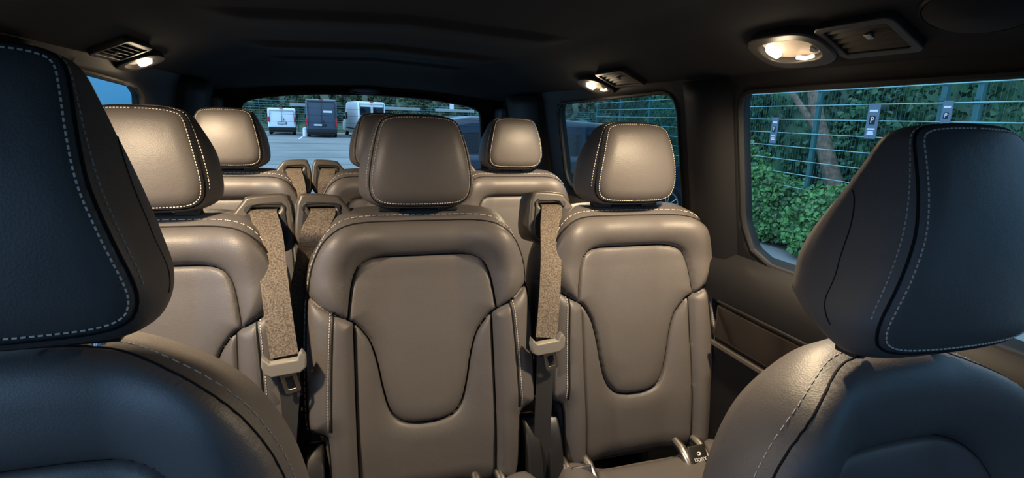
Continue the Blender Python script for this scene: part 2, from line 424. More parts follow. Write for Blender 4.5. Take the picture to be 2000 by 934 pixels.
def cushion(root, hw, y0, y1, z0, z1):
    """seat cushion from back y1 to front y0 with a raised rim and rounded edges"""
    half = [(0, y1), (hw * .8, y1), (hw * .96, y1 - .02), (hw, y1 - .08), (hw, (y0 + y1) / 2), (hw, y0 + .09), (hw * .93, y0 + .025), (hw * .7, y0), (0, y0)]
    outline = mirror_closed(cat(half, 6)); ol = resample(outline, .004, True)
    inner = mirror_closed(cat([(0, y1 - .02), (hw * .55, y1 - .025), (hw * .6, y1 - .12), (hw * .58, y0 + .16), (hw * .45, y0 + .10), (0, y0 + .09)], 6)); il = resample(inner, .004, True)
    def depth(P):
        P = np.atleast_2d(P); to, _ = near(P, ol); ti, _ = near(P, il)
        return .030 * ss(hw * .4, hw * .85, np.abs(P[:, 0])) + .014 * f_(ti / .04) - .035 * (1 - f_(to / .05)) - .003 * np.exp(-(ti / .004) ** 2)
    T = lambda a, b, d: np.array([a, b, z1 - .03 + d])
    spec = dict(outline=outline, seams=[np.vstack([inner, inner[:1]])], step=.010, region=lambda P: pip(P, il).astype(int), depth=depth,
                sides=[(.006, .02), (.008, .06), (.002, z1 - z0 - .05), (-.02, z1 - z0 - .03)], panels=[(0, 'body'), (1, 'center_panel')], stitches=[], N=Vector((0, 0, 1)))
    o = upholstery(spec, T, root, 'seat_cushion')[0]
    return o

# ------------------------------------------------------------------ the cabin shell
AX = 0.165                                     # centre line of the vehicle
def wall_in(z):                                 # half width of the cabin at height z (relative to the eye)
    return float(np.interp(z, [-1.2, -0.9, -0.40, -0.29, 0.08, 0.14], [0.76, 0.785, 0.785, 0.765, 0.695, 0.67]))
def roof_z(x, y):
    s = abs(x - AX); e = np.interp(s, [0, 0.45, 0.56, 0.62, 0.70], [0.225, 0.205, 0.165, 0.135, 0.100])
    rib = 0.0
    for yc, dz in ((1.37, 0.016), (1.96, 0.016), (2.45, 0.012)):
        rib += dz * float(ss(yc - 0.02, yc + 0.02, np.array(y)) * (1 - ss(yc + 0.02, yc + 0.34, np.array(y))))
    back = float(ss(2.45, 2.95, np.array(y)))
    z = e - rib * float(1 - ss(0.34, 0.46, np.array(s)))
    return z * (1 - back) + min(z, 0.125 - 0.05 * (s / .7) ** 2) * back
xs = np.linspace(AX - 0.70, AX + 0.70, 57); ys = np.linspace(-0.60, 2.97, 268)
v = [(x, y, H + roof_z(x, y)) for y in ys for x in xs]
n = len(xs); f = [(j * n + i, j * n + i + 1, (j + 1) * n + i + 1, (j + 1) * n + i) for j in range(len(ys) - 1) for i in range(n - 1)]
ceil = struct(mesh('ceiling', v, f, HEADLINER)); md = ceil.modifiers.new('thick', 'SOLIDIFY'); md.thickness = 0.05; md.offset = 1

def side_wall(name, sgn, holes, y0=-0.95, y1=3.02):
    outer = np.array([(y0, -1.2), (y1, -1.2), (y1, 0.13), (y0, 0.13)])
    hs = [np.array(h) for h in holes]; hd = [resample(h, .004, True) for h in hs]
    P, F, reg = grid_cut(outer, [np.vstack([h, h[:1]]) for h in hs], 0.016, lambda c: sum((pip(c, h).astype(int) for h in hd), np.zeros(len(c), int)))
    F = F[reg == 0]; v = [(AX + sgn * wall_in(b), a, H + b) for a, b in P]
    u = np.unique(F); mp = -np.ones(len(P), int); mp[u] = np.arange(len(u))
    f = [q for q in (tuple(dict.fromkeys(q)) for q in mp[F].tolist()) if len(q) > 2]
    o = struct(mesh(name, [v[i] for i in u], f, TRIM)); md = o.modifiers.new('thick', 'SOLIDIFY'); md.thickness = 0.03; md.offset = sgn
    return o
def side_window(name, sgn, hole, out=0.012, gm=TINTED, seal=0.007):
    h = resample(np.array(hole), .03, True); v = [(AX + sgn * (wall_in(b) + out), a, H + b) for a, b in h]; 
    o = struct(mesh(name, v, [tuple(range(len(v)))], gm, None, False))
    fr = MB().tube([(AX + sgn * (wall_in(b) + out - 0.008), a, H + b) for a, b in h], seal, 8, True).build('window_frame', RUBBER, o)
    return o
def win(y0, y1, zb, zt0, zt1, r=0.05, r2=0.09):     # side window outline, top edge may slope, lower corners rounder
    pts = [(y0 + r2, zb), (y1 - r2, zb), (y1 - r2 * .3, zb + r2 * .3), (y1, zb + r2), (y1, zt1 - r), (y1 - r * .3, zt1 - r * .3), (y1 - r, zt1), (y0 + r, zt0), (y0 + r * .3, zt0 - r * .3), (y0, zt0 - r), (y0, zb + r2), (y0 + r2 * .3, zb + r2 * .3)]
    out = []
    for i in range(len(pts)): out.append(pts[i])
    return out
W_FRONT = win(0.20, 1.035, -0.315, 0.083, 0.074, 0.03, 0.09)
W_DOOR = win(-0.55, 0.10, -0.31, 0.083, 0.083, 0.03, 0.06)
W_QUARTER_L = win(1.30, 1.93, -0.275, 0.072, 0.050, 0.09, 0.05)
W_QUARTER = win(1.27, 2.10, -0.275, 0.083, 0.062, 0.05, 0.05)
side_wall('wall_right', 1, [W_FRONT, W_QUARTER, W_DOOR]); side_wall('wall_left', -1, [W_FRONT, W_QUARTER_L, W_DOOR])
side_window('window_2', 1, W_FRONT, gm=GLASS); side_window('window_3', 1, W_QUARTER); side_window('window_4', -1, W_QUARTER_L); side_window('window_5', -1, W_FRONT, gm=GLASS)
side_window('window_6', 1, W_DOOR, gm=GLASS); side_window('window_7', -1, W_DOOR, gm=GLASS)
# tailgate wall with the rear window
RY = 2.98
hx = lambda l: [(AX + s, z) for s, z in l]
W_REAR = [tuple(p) for p in mirror_closed(cat([(0, .098), (.25, .090), (.42, .074), (.54, .054), (.596, .022), (.607, -.05), (.618, -.2), (.625, -.38), (.60, -.46), (.52, -.48), (.3, -.485), (0, -.485)], 5))]
outer = np.array([(-.80, -1.2), (.80, -1.2), (.80, .14), (-.80, .14)]); hd = resample(np.array(W_REAR), .004, True)
P, F, reg = grid_cut(outer, [np.vstack([W_REAR, W_REAR[:1]])], 0.016, lambda c: pip(c, hd).astype(int)); F = F[reg == 0]
o = struct(mesh('wall_rear', [(AX + a, RY + 0.02 - 0.10 * max(0, b + .3), H + b) for a, b in P], F, TRIM)); md = o.modifiers.new('thick', 'SOLIDIFY'); md.thickness = 0.05; md.offset = -1
hr = resample(np.array(W_REAR), .03, True); rz = lambda b: RY + 0.045 - 0.10 * max(0, b + .3)
o = struct(mesh('window_1', [(AX + a, rz(b), H + b) for a, b in hr], [tuple(range(len(hr)))], GLASS, None, False))
MB().tube([(AX + a * 1.01, rz(b) - .03, H + b) for a, b in hr], 0.014, 8, True).build('window_frame', RUBBER, o)
hw_ = MB()
for b in np.arange(-.42, .06, .036): hw_.tube([(AX - .60, rz(b) - .004, H + b), (AX + .60, rz(b) - .004, H + b)], 0.0007, 4)
hw_.build('heating_wires', RUBBER, o)
# grey pillar covers either side of the tailgate and the B and C pillars
for i, sg in enumerate((-1, 1)):
    b = MB(); b.box((AX + sg * .705, 2.86, H - .05), (.075, .16, .19), None, .02); struct(b.build('trim_%d' % (1 + i), PILLAR))
for i, (sg, yc) in enumerate(((1, 1.14), (-1, 1.14), (1, 2.5), (-1, 2.5))):
    b = MB(); wd = .19 if yc < 2 else .5
    vv = []; zz = np.linspace(-.42, .10, 12)
    for z in zz:
        x = AX + sg * (wall_in(z) + .0); 
        vv += [(x + sg * .02, yc - wd / 2 - .01, H + z), (x - sg * .022, yc - wd / 2 + .03, H + z), (x - sg * .030, yc, H + z), (x - sg * .022, yc + wd / 2 - .03, H + z), (x + sg * .02, yc + wd / 2 + .01, H + z)]
    ff = [(r * 5 + k, r * 5 + k + 1, (r + 1) * 5 + k + 1, (r + 1) * 5 + k) for r in range(11) for k in range(4)]
    ff += [(4, 3, 2, 1, 0), (55, 56, 57, 58, 59)]
    struct(mesh('trim_%d' % (3 + i), vv, ff, TRIM))
# window ledge and door lining on both sides
for i, sg in enumerate((1, -1)):
    prof = [(.80, -.30), (.765, -.315), (.735, -.345), (.725, -.39), (.728, -.43)]
    vv = []; yy = np.linspace(-.9, 2.9, 40)
    for y in yy: vv += [(AX + sg * a, y, H + b) for a, b in prof]
    m5 = len(prof); ff = [(j * m5 + k, j * m5 + k + 1, (j + 1) * m5 + k + 1, (j + 1) * m5 + k) for j in range(39) for k in range(m5 - 1)]
    struct(mesh('trim_%d' % (7 + i), vv, ff, TRIM))
    b = MB(); b.box((AX + sg * .752, 0.62, H - .80), (.05, .86, .72), None, .015); dl = struct(b.build('trim_%d' % (9 + i), TRIM))
    b = MB(); b.box((AX + sg * .722, 0.62, H - .475), (.016, .84, .085), None, .006); b.build('dark_wood_inlay', GLOSS, dl)['label'] = 'glossy dark wood inlay strip'
    b = MB(); b.tube([(AX + sg * .716, .20, H - .425), (AX + sg * .716, 1.04, H - .425)], .0035, 8); b.build('trim_strip', TRIM, dl)
    b = MB(); b.box((AX + sg * .712, .62, H - .53), (.010, .84, .012), None, .003); b.build('metal_strip', SATIN, dl)['label'] = 'satin metal strip below the inlay'
    b = MB(); b.box((AX + sg * .705, .70, H - .475), (.02, .17, .055), None, .012); hp = b.build('pull_handle', GLOSS, dl)
fl = MB(); fl.box((AX, 1.0, FLOOR - .02), (1.60, 4.2, .04)); struct(fl.build('floor', CARPET, None, False))

# instrument panel and windscreen ahead of the front seats
db = MB(); db.add([(AX + x, y, H + z) for x in (-.76, .76) for y, z in ((-.95, -1.2), (-.40, -1.15), (-.36, -.62), (-.40, -.44), (-.58, -.38), (-.95, -.36))],
                  [(0, 1, 7, 6), (1, 2, 8, 7), (2, 3, 9, 8), (3, 4, 10, 9), (4, 5, 11, 10), (5, 0, 6, 11), (5, 4, 3, 2, 1, 0), (6, 7, 8, 9, 10, 11)])
struct(db.build('wall_front', TRIM, None, False))
struct(mesh('window_8', [(AX - .74, -.93, H - .36), (AX + .74, -.93, H - .36), (AX + .66, -.58, H + .12), (AX - .66, -.58, H + .12)], [(0, 1, 2, 3)], SCREEN, None, False))
# ------------------------------------------------------------------ seats
TH = 14.0
YT, ZT = 0.15, 0.964                            # top front edge of a rear backrest, relative to the seat's base
REAR_OUT = [(0, 0), (.06, -.0005), (.10, -.001), (.145, -.006), (.178, -.019), (.207, -.046), (.228, -.09), (.238, -.14), (.244, -.20), (.248, -.30), (.248, -.41), (.240, -.432), (.214, -.447), (.208, -.48), (.205, -.56), (.195, -.60), (.17, -.612), (.08, -.614), (0, -.614)]
REAR_SH_T = [(0, -.077), (.05, -.077), (.09, -.078), (.118, -.083), (.139, -.097), (.151, -.125), (.158, -.165), (.163, -.207)]
REAR_SH_L = [(.163, -.207), (.150, -.215), (.134, -.233), (.117, -.262), (.104, -.310), (.094, -.365), (.081, -.412), (.060, -.440), (.03, -.451), (0, -.453)]
CENTRES = (-0.355, 0.172, 0.700)

def posts(root, T, xs_, b0, b1, cap=True, collars=True, back=-.060, lift=.012):
    for x in xs_:
        MB().tube([T(x, b0, back), T(x, b1, back)], .0062, 12).build('headrest_post', CHROME, root)
        if collars:
            m = MB(); p = Vector(T(x, b1 + lift, back)); m.box(p, (.046, .030, .012), None, .003); m.build('post_collar', PLASTIC, root)

def rear_seat():
    root = thing('passenger_seat', '', 'car seat', (CENTRES[1], 1.05, FLOOR))
    T, U, N = seat_T(YT, ZT, TH)
    spec, bst, mir = backrest_spec(REAR_OUT, REAR_SH_T, REAR_SH_L, (.163, -.207, .241, -.150), (.152, -.213), -.614, [(.191, -.186), (.196, -.26), (.200, -.34), (.203, -.432)],
                              [(.007, .010), (.013, .035), (.013, .07), (.004, .105), (-.02, .125)])
    spec['stitch'] = .0008; spec['pitch'] = .0056; spec['seam_tube'] = .0024; spec['sink'] = -.0004
    spec['sidescale'] = lambda p: 1 + 2.0 * ss(-.055, -.006, p[:, 1])
    build_backrest(spec, bst, mir, T, N, root, -.43, (.005, .006))
    # headrest
    Th, Uh, Nh = seat_T(YT - .012, 1.203, 8)
    hs = headrest_spec([(0, -.006), (.04, -.007), (.068, -.012), (.082, -.022), (.092, -.05), (.101, -.09), (.108, -.132), (.109, -.158), (.104, -.179), (.091, -.192), (.07, -.198), (.03, -.200), (0, -.200)],
                       (.022, .012, .020), .0042, [(.005, .008), (.012, .024), (.018, .048), (.020, .076), (.014, .102), (-.02, .122)], lambda p: (.35 + .65 * ss(-.015, -.10, p[:, 1])) * (1 - .7 * ss(-.165, -.198, p[:, 1])), lambda p: (.50 + .50 * ss(.02, -.12, p[:, 1])) * (1 - .35 * ss(-.16, -.21, p[:, 1])))
    hs['stitch'] = .0008; hs['pitch'] = .0056
    build_headrest(hs, Th, Nh, root, [.0048], [(.006, .008)])
    posts(root, Th, (-.066, .066), -.18, -.255, lift=.050)
    # seat cushion, base and hinge covers
    cushion(root, .245, -.50, -.012, .20, .402)
    for sx_ in (-1, 1):
        k = Vector((.127 if sx_ > 0 else -.186, -.062, .374)); cov = MB()
        for e in (-1, 1):
            cov.tube([(k.x + e * .027, k.y + .05, k.z + .030), (k.x + e * .028, k.y + .02, k.z + .028), (k.x + e * .029, k.y - .012, k.z + .012), (k.x + e * .026, k.y - .03, k.z - .012)], [.011, .012, .0115, .009], 10)
        iso = cov.build('anchor_surround', SATIN, root)
        nrm = Vector((0, -.74, .67)); upv = Vector((0, .67, .74)); pc = k + Vector((0, -.014, .024))
        MB().box((0, 0, -.006), (.050, .052, .014), frame(pc, (1, 0, 0), upv, nrm), .004).build('anchor_pocket', PLASTIC, iso)
        Mi = frame(pc + nrm * .0012, (1, 0, 0), upv, nrm)
        lab = text_mesh('anchor_lettering', 'ISOFIX', .012, Mi @ Matrix.Translation((0, -.009, .0008)), WHITEPRINT, iso); lab['label'] = 'white printed lettering reading ISOFIX'
        ring = [(.0058 * math.cos(t), .0045 * math.sin(t)) for t in np.linspace(0, 2 * math.pi, 24, False)]
        ic = curve_mesh('child_seat_symbol', [ring, [(p[0] * .45 - .0018, p[1] * .6) for p in ring]], .0003, 0, Mi @ Matrix.Translation((0, .005, .0012)), WHITEPRINT, iso)
    b = MB(); b.box((0, -.24, .11), (.40, .40, .18), None, .03); b.build('seat_base', PLASTIC, root)
    for sx_ in (-1, 1):
        MB().box((sx_ * .17, -.24, .012), (.05, .46, .024), None, .006).build('floor_rail', PLASTIC, root)
        M = XZ((0, 0, 0))
        pr = cat([(-.05, .20), (-.03, .34), (.0, .44), (.04, .50), (.075, .50), (.085, .46), (.06, .34), (.045, .20)], 5, True)
        curve_mesh('recliner_cover', [[(a - .005, b) for a, b in pr]], .012, .006, frame((sx_ * .238, -.02, 0), (0, 1, 0), (0, 0, 1), (1, 0, 0)), PLASTIC, root)
    return root

def belt_guide(root, sgn):
    """plastic shoulder outlet for the belt; sgn is the seat side it sits on"""
    P = [(.046, -.098), (.048, -.02), (.042, .001), (.034, .008), (-.022, .004), (-.036, -.006), (-.074, -.060), (-.066, -.078), (-.052, -.070), (-.040, -.098)]
    P = resample(cat(P, 5, True), .004, True)
    hole = [tuple(q) for q in cat([(-.026, -.008), (.0, -.0065), (.032, -.008), (.038, -.013), (.036, -.022), (.026, -.031), (.004, -.034), (-.016, -.031), (-.030, -.022), (-.032, -.013)], 4, True)]
    cx = sgn * .205; zc = 1.005; yb = .205
    M = frame((cx, yb, zc), (sgn, 0, 0), (0, .18, .984), (0, -.984, .18))
    g = curve_mesh('belt_guide', [[tuple(p) for p in P], hole], .036, .007, M, BROWNPLASTIC, root)
    MB().box((.008, -.02, -.015), (.075, .04, .012), M, .003).build('guide_slot', RUBBER, g)
    MB().tube([M @ Vector((-.020, -.030, .030)), M @ Vector((.010, -.033, .036)), M @ Vector((.038, -.029, .030))], .0065, 10).build('guide_roller', PLASTIC, g)
    inner = [tuple(p * np.array([.80, .86]) + np.array([.002, -.012])) for p in P]
    curve_mesh('guide_face', [inner, [(q[0] * 1.08, q[1] * 1.1) for q in hole]], .001, .0015, M @ Matrix.Translation((0, 0, .044)), PLASTIC, g)
    return g

protoC = rear_seat()
def place_seat(label, x, y, gs, group, first=False):
    o = protoC if first else copy_tree(protoC)
    o.location = (x, y, FLOOR); o['label'] = label; o['group'] = group
    return o
seats = {}
def all_seats():
    rows = ((1.05, 'second row seats', 'second'), (1.92, 'third row seats', 'third'))
    labs = {('second', 1): 'dark leather seat in the middle of the row nearest the front seats', ('second', 2): 'dark leather seat with a belt tongue at its edge, beside the right window pillar',
            ('second', 0): 'dark leather seat partly hidden behind the large left front headrest',
            ('third', 0): 'rear row leather seat whose headrest covers the left edge of the back window', ('third', 1): 'rear row leather seat mostly hidden behind the middle seat ahead of it',
            ('third', 2): 'rear row leather seat seen whole between the two right headrests ahead of it'}
    first = True
    for y, grp, r in rows:
        for i in (1, 2, 0):
            s = place_seat(labs[(r, i)], CENTRES[i] - (.03 if (r == 'third' and i == 2) else 0), y, None, grp, first and i == 1)
            first = False; seats[(r, i)] = s
all_seats()
for k, s in seats.items(): belt_guide(s, 1 if k[1] == 0 else -1)

FRONT_OUT = [(0, 0), (.04, -.001), (.08, -.008), (.12, -.024), (.165, -.050), (.198, -.082), (.226, -.128), (.243, -.175), (.254, -.23), (.262, -.32), (.264, -.43), (.256, -.48), (.235, -.52), (.218, -.56), (.208, -.60), (.17, -.64), (.08, -.645), (0, -.645)]
FRONT_SH_T = [(0, -.120), (.05, -.121), (.09, -.126), (.122, -.142), (.142, -.172), (.153, -.215), (.157, -.27), (.163, -.315)]
FRONT_SH_L = [(.163, -.315), (.150, -.325), (.134, -.345), (.117, -.372), (.106, -.42), (.096, -.47), (.083, -.50), (.06, -.52), (.03, -.53), (0, -.532)]
def front_seat():
    root = thing('front_seat', '', 'car seat')
    T, U, N = seat_T(0, 0.92, TH)
    spec, bst, mir = backrest_spec(FRONT_OUT, FRONT_SH_T, FRONT_SH_L, (.163, -.315, .257, -.262), (.152, -.32), -.645, [(.195, -.30), (.205, -.38), (.212, -.45), (.214, -.54)],
                              [(.006, .010), (.011, .026), (.011, .046), (.003, .066), (-.012, .084), (-.04, .098)])
    spec['stitch'] = .0010; spec['pitch'] = .0060; spec['seam_tube'] = .0015
    build_backrest(spec, bst, mir, T, N, root, -.62, (.006, .010))
    Th, Uh, Nh = seat_T(-.04, 1.208, 10)
    hs = headrest_spec([(0, 0), (.04, -.001), (.068, -.004), (.084, -.014), (.091, -.04), (.096, -.075), (.103, -.12), (.115, -.165), (.126, -.205), (.127, -.227), (.118, -.243), (.095, -.251), (.05, -.253), (0, -.253)],
                       (.026, .016, .010), .0045, [(.005, .008), (.009, .024), (.012, .050), (.012, .080), (.004, .108), (-.012, .128), (-.045, .138)], lambda p: .22 + .78 * ss(-.01, -.13, p[:, 1]), lambda p: (.20 + .80 * ss(.03, -.16, p[:, 1])) * (1 - .45 * ss(-.19, -.255, p[:, 1])))
    hs['stitch'] = .0009; hs['seam_tube'] = .0017; hs['pitch'] = .0058
    h, ol, nr, sc, dd = build_headrest(hs, Th, Nh, root, [.0050], [(.0046, .0074)])
    # end caps: arc seam on both wings of the headrest
    for sg in (-1, 1):
        half = ol[(ol[:, 0] * sg > .03)]; half = half[np.argsort(half[:, 1])]; hn = nr[(ol[:, 0] * sg > .03)][np.argsort(ol[(ol[:, 0] * sg > .03)][:, 1])]
        pts = []
        for b in np.linspace(-.225, -.070, 40):
            q = np.array([np.interp(b, half[:, 1], half[:, 0]), b]); n2 = np.array([sg * .995, .05]); g = float(hs['sidescale'](q[None])[0])
            dp = .050 + .050 * (1 - float(f_(np.array((-.066 - b) / .06)))) + .012 * float(ss(-.16, -.225, np.array(b)))
            off = np.interp(dp, [0, .008, .024, .050, .080, .108], [0, .005, .009, .012, .012, .004]) * g
            p = q + n2 * off; pts.append(Th(p[0], p[1], float(hs['depth'](q[None])[0]) * max(0, 1 - dp / .05) - dp * float(hs['backscale'](q[None])[0])))
        MB().tube(pts, .0010, 6).build('cap_seam', SEAM, h)
    posts(root, Th, (-.072, .072), -.22, -.275, back=-.065)
    cushion(root, .255, -.66, -.15, .20, .335)
    b = MB(); b.box((0, -.40, .11), (.42, .44, .18), None, .03); b.build('seat_base', PLASTIC, root)
    for sx_ in (-1, 1): MB().box((sx_ * .17, -.40, .012), (.05, .5, .024), None, .006).build('floor_rail', PLASTIC, root)
    return root
fs = front_seat()
fs.location = (.675, .475, FLOOR + 0.0); fs['label'] = 'large front seat at the right edge, headrest standing before the fence window'; fs['group'] = 'front seats'
fl_ = copy_tree(fs); fl_.location = (-.305, .625, FLOOR + .038); fl_['label'] = 'large front seat at the left edge with its headrest reaching up to the headliner lamp'

# ------------------------------------------------------------------ belts
def ribbon(m, path, w, th=.0014, tw=None):
    """flat webbing along path; width vectors tw per point (default across X)"""
    P = [Vector(p) for p in path]; N_ = len(P); k = len(m.v); v = []
    for i in range(N_):
        t = (P[min(i + 1, N_ - 1)] - P[max(i - 1, 0)]).normalized()
        x = Vector(tw[i]) if tw is not None else Vector((1, 0, 0)); x = (x - t * x.dot(t)).normalized(); n_ = x.cross(t) * th
        ww = w[i] if hasattr(w, '__len__') else w
        for e in (-1, -.5, 0, .5, 1): v.append(P[i] + x * e * ww / 2 + n_)
        for e in (1, .5, 0, -.5, -1): v.append(P[i] + x * e * ww / 2 - n_)
    f = [(i * 10 + a, i * 10 + (a + 1) % 10, (i + 1) * 10 + (a + 1) % 10, (i + 1) * 10 + a) for i in range(N_ - 1) for a in range(10)]
    f += [tuple(range(9, -1, -1)), tuple((N_ - 1) * 10 + a for a in range(10))]
    return m.add(v, f)
def smooth3(pts, n=8):
    p = np.array(pts); return [tuple(q) for q in cat3(p, n)]
def cat3(P, n):
    N_ = len(P); out = []; g = lambda i: P[min(max(i, 0), N_ - 1)]
    for i in range(N_ - 1):
        p0, p1, p2, p3 = g(i - 1), g(i), g(i + 1), g(i + 2)
        for k in range(n):
            t = k / n; out.append(0.5 * (2 * p1 + (p2 - p0) * t + (2 * p0 - 5 * p1 + 4 * p2 - p3) * t * t + (3 * p1 - p0 - 3 * p2 + p3) * t ** 3))
    out.append(P[-1]); return out
def seat_belt(name, label, sx_, seat, tongue_z, drift, group, low=True, tuck=0.0):
    """belt of one seat: sx_ side of the seat; coordinates relative to the seat base"""
    o = thing(name, label, 'seat belt', seat.location, (0, 0, 0), group)
    x0 = sx_ * .211; top = 1.20
    pts = [(x0 - sx_ * .006, .205, .990), (x0 - sx_ * .006, .165, .992), (x0 - sx_ * .004, .148, .982), (x0 + drift * .22, .114, .950), (x0 + drift * .48, .070 + tuck, .88), (x0 + drift * .74, .036 + tuck, .80), (x0 + drift, .012 + tuck, tongue_z + .02)]
    m = MB(); ribbon(m, smooth3(pts), .051); m.build('webbing', WEBBING, o)
    xe, ye, ze = pts[-1]
    if low:
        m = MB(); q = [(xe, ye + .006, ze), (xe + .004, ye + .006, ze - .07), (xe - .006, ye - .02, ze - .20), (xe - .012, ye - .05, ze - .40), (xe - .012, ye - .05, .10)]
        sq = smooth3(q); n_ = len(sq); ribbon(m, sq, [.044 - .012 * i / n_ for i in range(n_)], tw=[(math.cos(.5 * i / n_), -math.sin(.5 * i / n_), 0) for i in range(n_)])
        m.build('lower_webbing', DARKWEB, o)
        Mt = frame((xe, ye - .008, ze - .012), (.995, 0, .09), (-.09, 0, .995), (0, -1, 0))
        bar = [(-.033, .012), (-.036, .016), (-.038, .006), (-.036, -.010), (-.026, -.018), (.026, -.018), (.036, -.010), (.038, .010), (.034, .018), (.029, .012), (.027, .004), (-.027, .004)]
        t = curve_mesh('tongue_grip', [[tuple(p) for p in bar]], .007, .003, Mt, GRIP, o)
        blade = rrect(-.014, .014, -.062, -.012, .005); hole = rrect(-.0085, .0085, -.055, -.026, .003)
        curve_mesh('tongue_blade', [blade, hole], .0014, .0008, Mt @ Matrix.Rotation(R(8), 4, 'Z') @ Matrix.Translation((0, 0, .004)), SATIN, t)['label'] = 'bright metal tongue blade with a slot'
        MB().box((xe + .010, ye - .0, ze - .105), (.010, .004, .010), None, .002).build('stop_button', PLASTIC, o)
    return o
B = 'belts of the second row'; B3 = 'belts of the rear row'
seat_belt('seat_belt', 'belt with bright metal tongue hanging between the middle and right second row seats', -1, seats[('second', 2)], .693, -.050, B)
seat_belt('seat_belt', 'brown belt ending in a tongue above the left front seat shoulder', 1, seats[('second', 0)], .708, .032, B)
seat_belt('seat_belt', 'belt tucked behind the left shoulder of the middle second row seat', -1, seats[('second', 1)], .62, -.060, B, True, .085)
seat_belt('seat_belt', 'belt of the far left rear seat, left of the narrow gap to the back window', 1, seats[('third', 0)], .60, .030, B3)
seat_belt('seat_belt', 'belt of the middle rear seat, right of the narrow gap to the back window', -1, seats[('third', 1)], .60, -.015, B3, True, .04)

# ------------------------------------------------------------------ headliner fittings
def roof_frame(x, y):
    e = .01; p = Vector((x, y, H + roof_z(x, y))); dx = Vector((2 * e, 0, roof_z(x + e, y) - roof_z(x - e, y))).normalized()
    dn = Vector((0, 1, 0)).cross(dx).normalized()
    if dn.z > 0: dn = -dn
    return p, dn
def reading_lamp(label, x, y, sgn, scale=1.0):
    p, dn = roof_frame(x, y); yv = Vector((0, 1, 0)); xv = yv.cross(dn).normalized()
    M = frame(p, xv, yv, dn)
    o = thing('reading_lamp', label, 'lamp', p, (0, 0, 0), 'headliner reading lamps'); M = frame((0, 0, 0), xv, yv, dn) @ Matrix.Scale(scale, 4)
    el = [(.048 * math.copysign(abs(math.cos(t)) ** .7, math.cos(t)), .078 * math.copysign(abs(math.sin(t)) ** .7, math.sin(t))) for t in np.linspace(0, 2 * math.pi, 48, False)]
    hole = [(a * .74, b * .80) for a, b in el]
    curve_mesh('bezel', [el, hole], .007, .004, M @ Matrix.Translation((0, 0, .006)), PLASTIC, o)
    curve_mesh('reflector', [[(a * 1.05, b * 1.05) for a, b in hole]], .001, 0, M @ Matrix.Translation((0, 0, .004)), LAMPCUP, o)
    ln = MB(); ln.lathe([(.0135, .004), (.014, .010), (.011, .016), (.004, .018)], 20, M @ Matrix.Translation((0, .040, 0)) @ Matrix.Diagonal((1.35, .75, 1, 1))); ln.build('lamp_lens', LENS, o)['label'] = 'glowing warm white lens'
    st = MB(); st.tube([M @ Vector((-.024, .004, .012)), M @ Vector((-.028, -.012, .013)), M @ Vector((-.025, -.030, .012))], .0035, 8); st.build('glint_strip', GLOW, o)
    bt = MB(); bt.lathe([(.008, .003), (.008, .012), (.006, .015)], 18, M @ Matrix.Translation((-.006, -.046, 0))); bt.build('lamp_switch', SATIN, o)
    ld = bpy.data.lights.new('reading_light', 'SPOT'); ld.energy = LAMP_W; ld.color = LAMP_COL; ld.shadow_soft_size = .02; ld.spot_size = R(158); ld.spot_blend = 1.0
    lo = bpy.data.objects.new('reading_light', ld); C.objects.link(lo); lo.parent = o
    lo.location = M @ Vector((0, .030, .052)); d = Vector((-.07 * sgn, .06, -.5)).normalized(); lo.rotation_euler = d.to_track_quat('-Z', 'Y').to_euler()
    pd = bpy.data.lights.new('lens_spill', 'POINT'); pd.energy = LAMP_W * .006; pd.color = LAMP_COL; pd.shadow_soft_size = .015
    po = bpy.data.objects.new('lens_spill', pd); C.objects.link(po); po.parent = o; po.location = M @ Vector((0, .030, .050))
    return o
DX = .605
reading_lamp('lit lamp in the headliner above the tall right window', AX + DX, .80, 1)
reading_lamp('small lit lamp in the headliner at the corner of the rear quarter window', AX + DX + .05, 1.66, 1)
reading_lamp('small lit lamp in the headliner above the left headrests', AX - DX - .05, 1.72, -1)
reading_lamp('lit lamp above the left front seat, outside the view', AX - DX, .80, -1)
def air_vent(label, x, y, L_=.17, W_=.085, slats=5):
    p, dn = roof_frame(x, y); yv = Vector((0, 1, 0)); xv = yv.cross(dn).normalized()
    o = thing('air_vent', label, 'air vent', p, (0, 0, 0), 'headliner air vents'); M = frame((0, 0, 0), xv, yv, dn)
    curve_mesh('vent_frame', [rrect(-W_ / 2, W_ / 2, -L_ / 2, L_ / 2, .012), rrect(-W_ / 2 + .008, W_ / 2 - .008, -L_ / 2 + .010, L_ / 2 - .010, .006)], .005, .002, M @ Matrix.Translation((0, 0, .006)), PLASTIC, o)
    MB().box((0, 0, .001), (W_ - .014, L_ - .018, .003), M).build('vent_backing', RUBBER, o)
    for k in range(slats):
        x_ = -W_ / 2 + .016 + k * (W_ - .032) / (slats - 1)
        MB().box((0, 0, 0), (.010, L_ - .02, .003), M @ Matrix.Translation((x_, 0, .007)) @ Matrix.Rotation(R(28), 4, 'Y'), .001).build('vent_slat', PLASTIC, o)
    MB().box((W_ * .12, -L_ * .1, .013), (.012, .010, .006), M, .002).build('vent_slider', SATIN, o)
    return o
air_vent('long black air vent beside the lamp over the tall right window', AX + DX, .655, .13)
air_vent('black air vent beside the lamp at the rear quarter window', AX + DX + .03, 1.47)
air_vent('black air vent beside the small lamp above the left headrests', AX - DX - .03, 1.53)
p, dn = roof_frame(AX + .59, .50)
o = thing('speaker_cover', 'shallow round cover in the headliner at the top right corner', 'speaker cover', p); yv = Vector((0, 1, 0)); xv = yv.cross(dn).normalized(); M = frame((0, 0, 0), xv, yv, dn)
